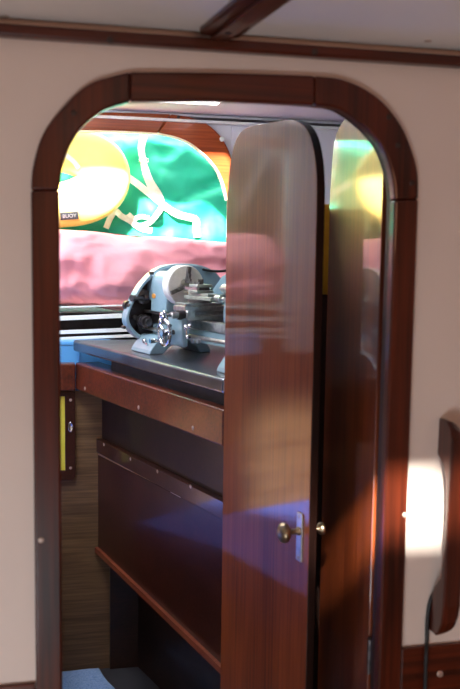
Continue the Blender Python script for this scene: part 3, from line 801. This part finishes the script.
# the headstock-end foot spreads along the bed
ft = lp('bed_foot', foot(-.120, .012), BLUEGR, bevel=.004, seg=3)
bm = nb(); ball(bm, (-.050, -.026, .034), .008, (1.4, .8, 1)); cyl(bm, (-.050, -.026, .032), (-.02, -.030, .026), .003); lp('clamp_lever', bm, CHROME, ft)
lp('bed_foot', foot(.400, .455), BLUEGR, bevel=.003)
# saddle, apron
ap0 = .115
sad = lp('saddle', box(box(nb(), (.105, -.012, .1125), (.205, .125, .124)), (.125, .0, .124), (.185, .118, .134)), BRUSH, bevel=.002)
apr = lp('apron', boxo((.112, -.032, .040), (.200, -.0125, .124)), BLUEGR, bevel=.006, seg=3)
lp('apron_gearbox', boxo((.100, -.026, .050), (.1118, .0, .110)), BLUEGR, apr, bevel=.003)
hw_c = Vector((.080, -.065, .068))
hwp = side(164.5, 332.5, -.060); hw_c = Vector((hwp.x, -.060, hwp.z))
bm = nb(); Rw = .034
tube(bm, [hw_c+Vector((Rw*math.cos(2*PI*k/40), 0, Rw*math.sin(2*PI*k/40))) for k in range(41)], .0058, 12)
hwo = lp('handwheel', bm, CHROME, smooth=True)
bm = nb(); 
for k in range(3):
    a = 2*PI*k/3+.4; cyl(bm, hw_c, hw_c+Vector((.031*math.cos(a), 0, .031*math.sin(a))), .0045)
cyl(bm, hw_c+Vector((0,-.010,0)), hw_c+Vector((0,.010,0)), .010)
lp('wheel_spokes', bm, CHROME, hwo)
bm = nb(); cyl(bm, hw_c+Vector((0,.008,0)), hw_c+Vector((0,.030,0)), .007); cyl(bm, hw_c+Vector((0,.026,0)), (ap0, -.028, hw_c.z), .006)
box(bm, (hw_c.x-.012, -.035, hw_c.z-.02), (ap0, -.018, hw_c.z+.02))
lp('wheel_shaft', bm, DARKST, hwo)
bm = nb(); tube(bm, [hw_c+Vector((-.02,-.006,-.024)), hw_c+Vector((-.02,-.020,-.024)), hw_c+Vector((-.02,-.034,-.024))], [.0035,.006,.007]); lp('wheel_grip', bm, CHROME, hwo)
def lever(px, py, tx, ty, y=-.045):
    a = side(px, py, y); b = side(tx, ty, y+.006); bm = nb()
    ball(bm, a, .0065); ball(bm, b, .0055); cyl(bm, a, b, .0028); cyl(bm, b, Vector((b.x, -.031, b.z)), .004)
    lp('apron_lever', bm, CHROME, apr)
lever(186, 327, 187.5, 337); lever(190, 326.5, 186, 329)
bm = nb()
for x, y in ((192,341),(197,341)):
    a = side(x, y, -.040); cyl(bm, a, Vector((a.x, -.031, a.z)), .006)
lp('apron_knob', bm, BRUSH, apr)
# cross slide with its feed screw and ball handle
hb_ = side(163, 315.5, -.085); fs, fzz = hb_.x, hb_.z
bm = nb(); cyl(bm, (fs, .0, fzz), (fs, -.030, fzz), .012, n=28); cyl(bm, (fs, -.030, fzz), (fs, -.060, fzz), .009, n=28)
box(bm, (fs-.014, -.018, fzz-.014), (fs+.014, .004, fzz+.012))
xs = lp('feed_dial', bm, BRUSH)
bm = nb(); cyl(bm, (fs, -.022, fzz), (fs, -.042, fzz), .0125, n=28); lp('dial_collar', bm, INNER, xs)
bm = nb(); cyl(bm, (fs, -.060, fzz), (fs, -.082, fzz), .005); ball(bm, (fs, -.085, fzz), .010); ball(bm, (fs-.009, -.087, fzz-.014), .006); ball(bm, (fs+.010, -.085, fzz+.010), .005)
lp('ball_handle', bm, CHROME, xs)
lp('cross_slide', box(box(nb(), (.122, -.020, .1345), (.190, .120, .150)), (.126, -.016, .150), (.186, .100, .158)), BRUSH, bevel=.002)
bm = nb(); cyl(bm, (.155, .045, .158), (.155, .045, .166), .034, n=36); lp('swivel_base', bm, DARKST)
lp('top_slide', box(box(nb(), (.095, .028, .166), (.245, .068, .176)), (.110, .032, .1762), (.225, .064, .184)), GREENGR, bevel=.0015)
bm = nb(); cyl(bm, (.245, .048, .172), (.270, .048, .172), .010); cyl(bm, (.270, .048, .172), (.280, .048, .172), .004); ball(bm, (.283,.048,.172), .007); lp('slide_dial', bm, BRUSH)
tp = lp('tool_post', box(box(nb(), (.128, .022, .1842), (.182, .074, .192)), (.130, .024, .200), (.180, .072, .208)), GREENGR, bevel=.0015)
bm = nb(); box(bm, (.138, .034, .192), (.172, .066, .200)); cyl(bm, (.155, .048, .208), (.155, .048, .222), .008); lp('post_core', bm, DARKST, tp)
bm = nb(); box(bm, (.105, .0245, .1925), (.175, .0325, .1995)); lp('cutting_tool', bm, BRUSH, tp)
bm = nb()
for x in (.136, .155, .174): cyl(bm, (x, .029, .208), (x, .029, .215), .0035, n=6)
lp('post_bolt', bm, BRUSH, tp)
# tailstock
P = [(.300,.112),(.300,.150),(.318,.205),(.330,.226),(.352,.232),(.372,.222),(.380,.190),(.392,.150),(.392,.112)]
ts = lp('tailstock', prism(nb(), [Vector((x, .036, z)) for x, z in P], (0, .050, 0)), BLUEGR, bevel=.004)
bm = nb(); cyl(bm, (.262, .060, .2), (.325, .060, .2), .012); cyl(bm, (.240, .060, .2), (.262, .060, .2), .002, .009); lp('quill', bm, BRUSH, ts)
bm = nb(); cyl(bm, (.375, .060, .2), (.405, .060, .2), .011); cyl(bm, (.405, .060, .2), (.412, .060, .2), .034, n=32); ball(bm, (.422, .060, .228), .008); lp('tail_wheel', bm, CHROME, ts)
# motor behind the bed and its triangular bracket
mb_ = [side(x, y, .205) for x, y in ((203,303),(222,276),(236,268),(236,312),(205,312))]
mt = lp('motor_bracket', prism(nb(), mb_, (0, .014, 0)), BLUEGR, bevel=.003)
pa, pb_ = side(199, 299, .20), side(232, 293, .20)
bm = nb(); cyl(bm, pa, pb_, .0028); lp('tension_rod', bm, GREENGR, mt)
# electric lead running off behind
ld = [at_y(x, y, Y) for x, y, Y in ((203,269.5,2.64),(212,271,2.66),(224,271,2.68),(245,268,2.70),(270,290,2.72),(276,345,2.70))]
c = obj('power_lead', tube(nb(), crom(ld), .004), BLACK, la, smooth=True)

# ------------------------------------------------------------------ light
def area(name, loc, tgt, sx, sy, power, col=(1,1,1)):
    l = bpy.data.lights.new(name, 'AREA'); l.shape = 'RECTANGLE'; l.size = sx; l.size_y = sy; l.energy = power; l.color = col
    o = bpy.data.objects.new(name, l); C.objects.link(o); o.location = loc
    o.rotation_euler = (Vector(tgt)-Vector(loc)).to_track_quat('-Z', 'Y').to_euler(); return o
sun = bpy.data.lights.new('sun', 'SUN'); sun.energy = 60; sun.angle = math.radians(4.5); sun.color = (1, .95, .86)
so = bpy.data.objects.new('sun', sun); C.objects.link(so); so.rotation_euler = SD.to_track_quat('-Z', 'Y').to_euler()
area('low_cabin_fill', (-.42, -.25, .30), (.20, 1.3, .60), .8, .5, 12.5, (.88,.94,1))  # added fill low behind the camera, brightens the foot of the bulkhead
area('warm_cabin_fill', (.5, -1.3, 1.62), (.4, 1.3, 1.5), .5, .3, 5, (1,.48,.28))  # added warm fill, tints the upper bulkhead
area('workshop_fill', (-.1, 2.5, EYE+.49), (.3, 3.0, .1), .9, .4, 25, (.92,.96,1))  # area fill standing in for daylight from the ceiling hatch
area('locker_fill', (.2, 3.40, EYE+.61), (.25, 3.20, 0), 1.6, .3, 38, (1,.98,.94))  # added fill under the closed locker ceiling, brightens the bag and cloth
area('workshop_side_fill', (-1.28, 2.5, EYE-.1), (.3, 2.6, EYE-.3), 1.2, .14, 2.2, (.85,.93,1))  # added strip of light on the unseen side wall, streaks the varnish
w = bpy.data.worlds.new('world'); bpy.context.scene.world = w; w.use_nodes = True
bg = w.node_tree.nodes['Background']
sky = w.node_tree.nodes.new('ShaderNodeTexSky'); sky.sky_type = 'NISHITA'; sky.sun_disc = False; sky.sun_elevation = math.radians(35); sky.sun_rotation = math.radians(200)
w.node_tree.links.new(sky.outputs['Color'], bg.inputs['Color']); bg.inputs['Strength'].default_value = .25

sc = bpy.context.scene
sc.view_settings.view_transform = 'Standard'; sc.view_settings.look = 'None'; sc.view_settings.gamma = 1
sc.view_settings.use_curve_mapping = False; sc.view_settings.exposure = 0
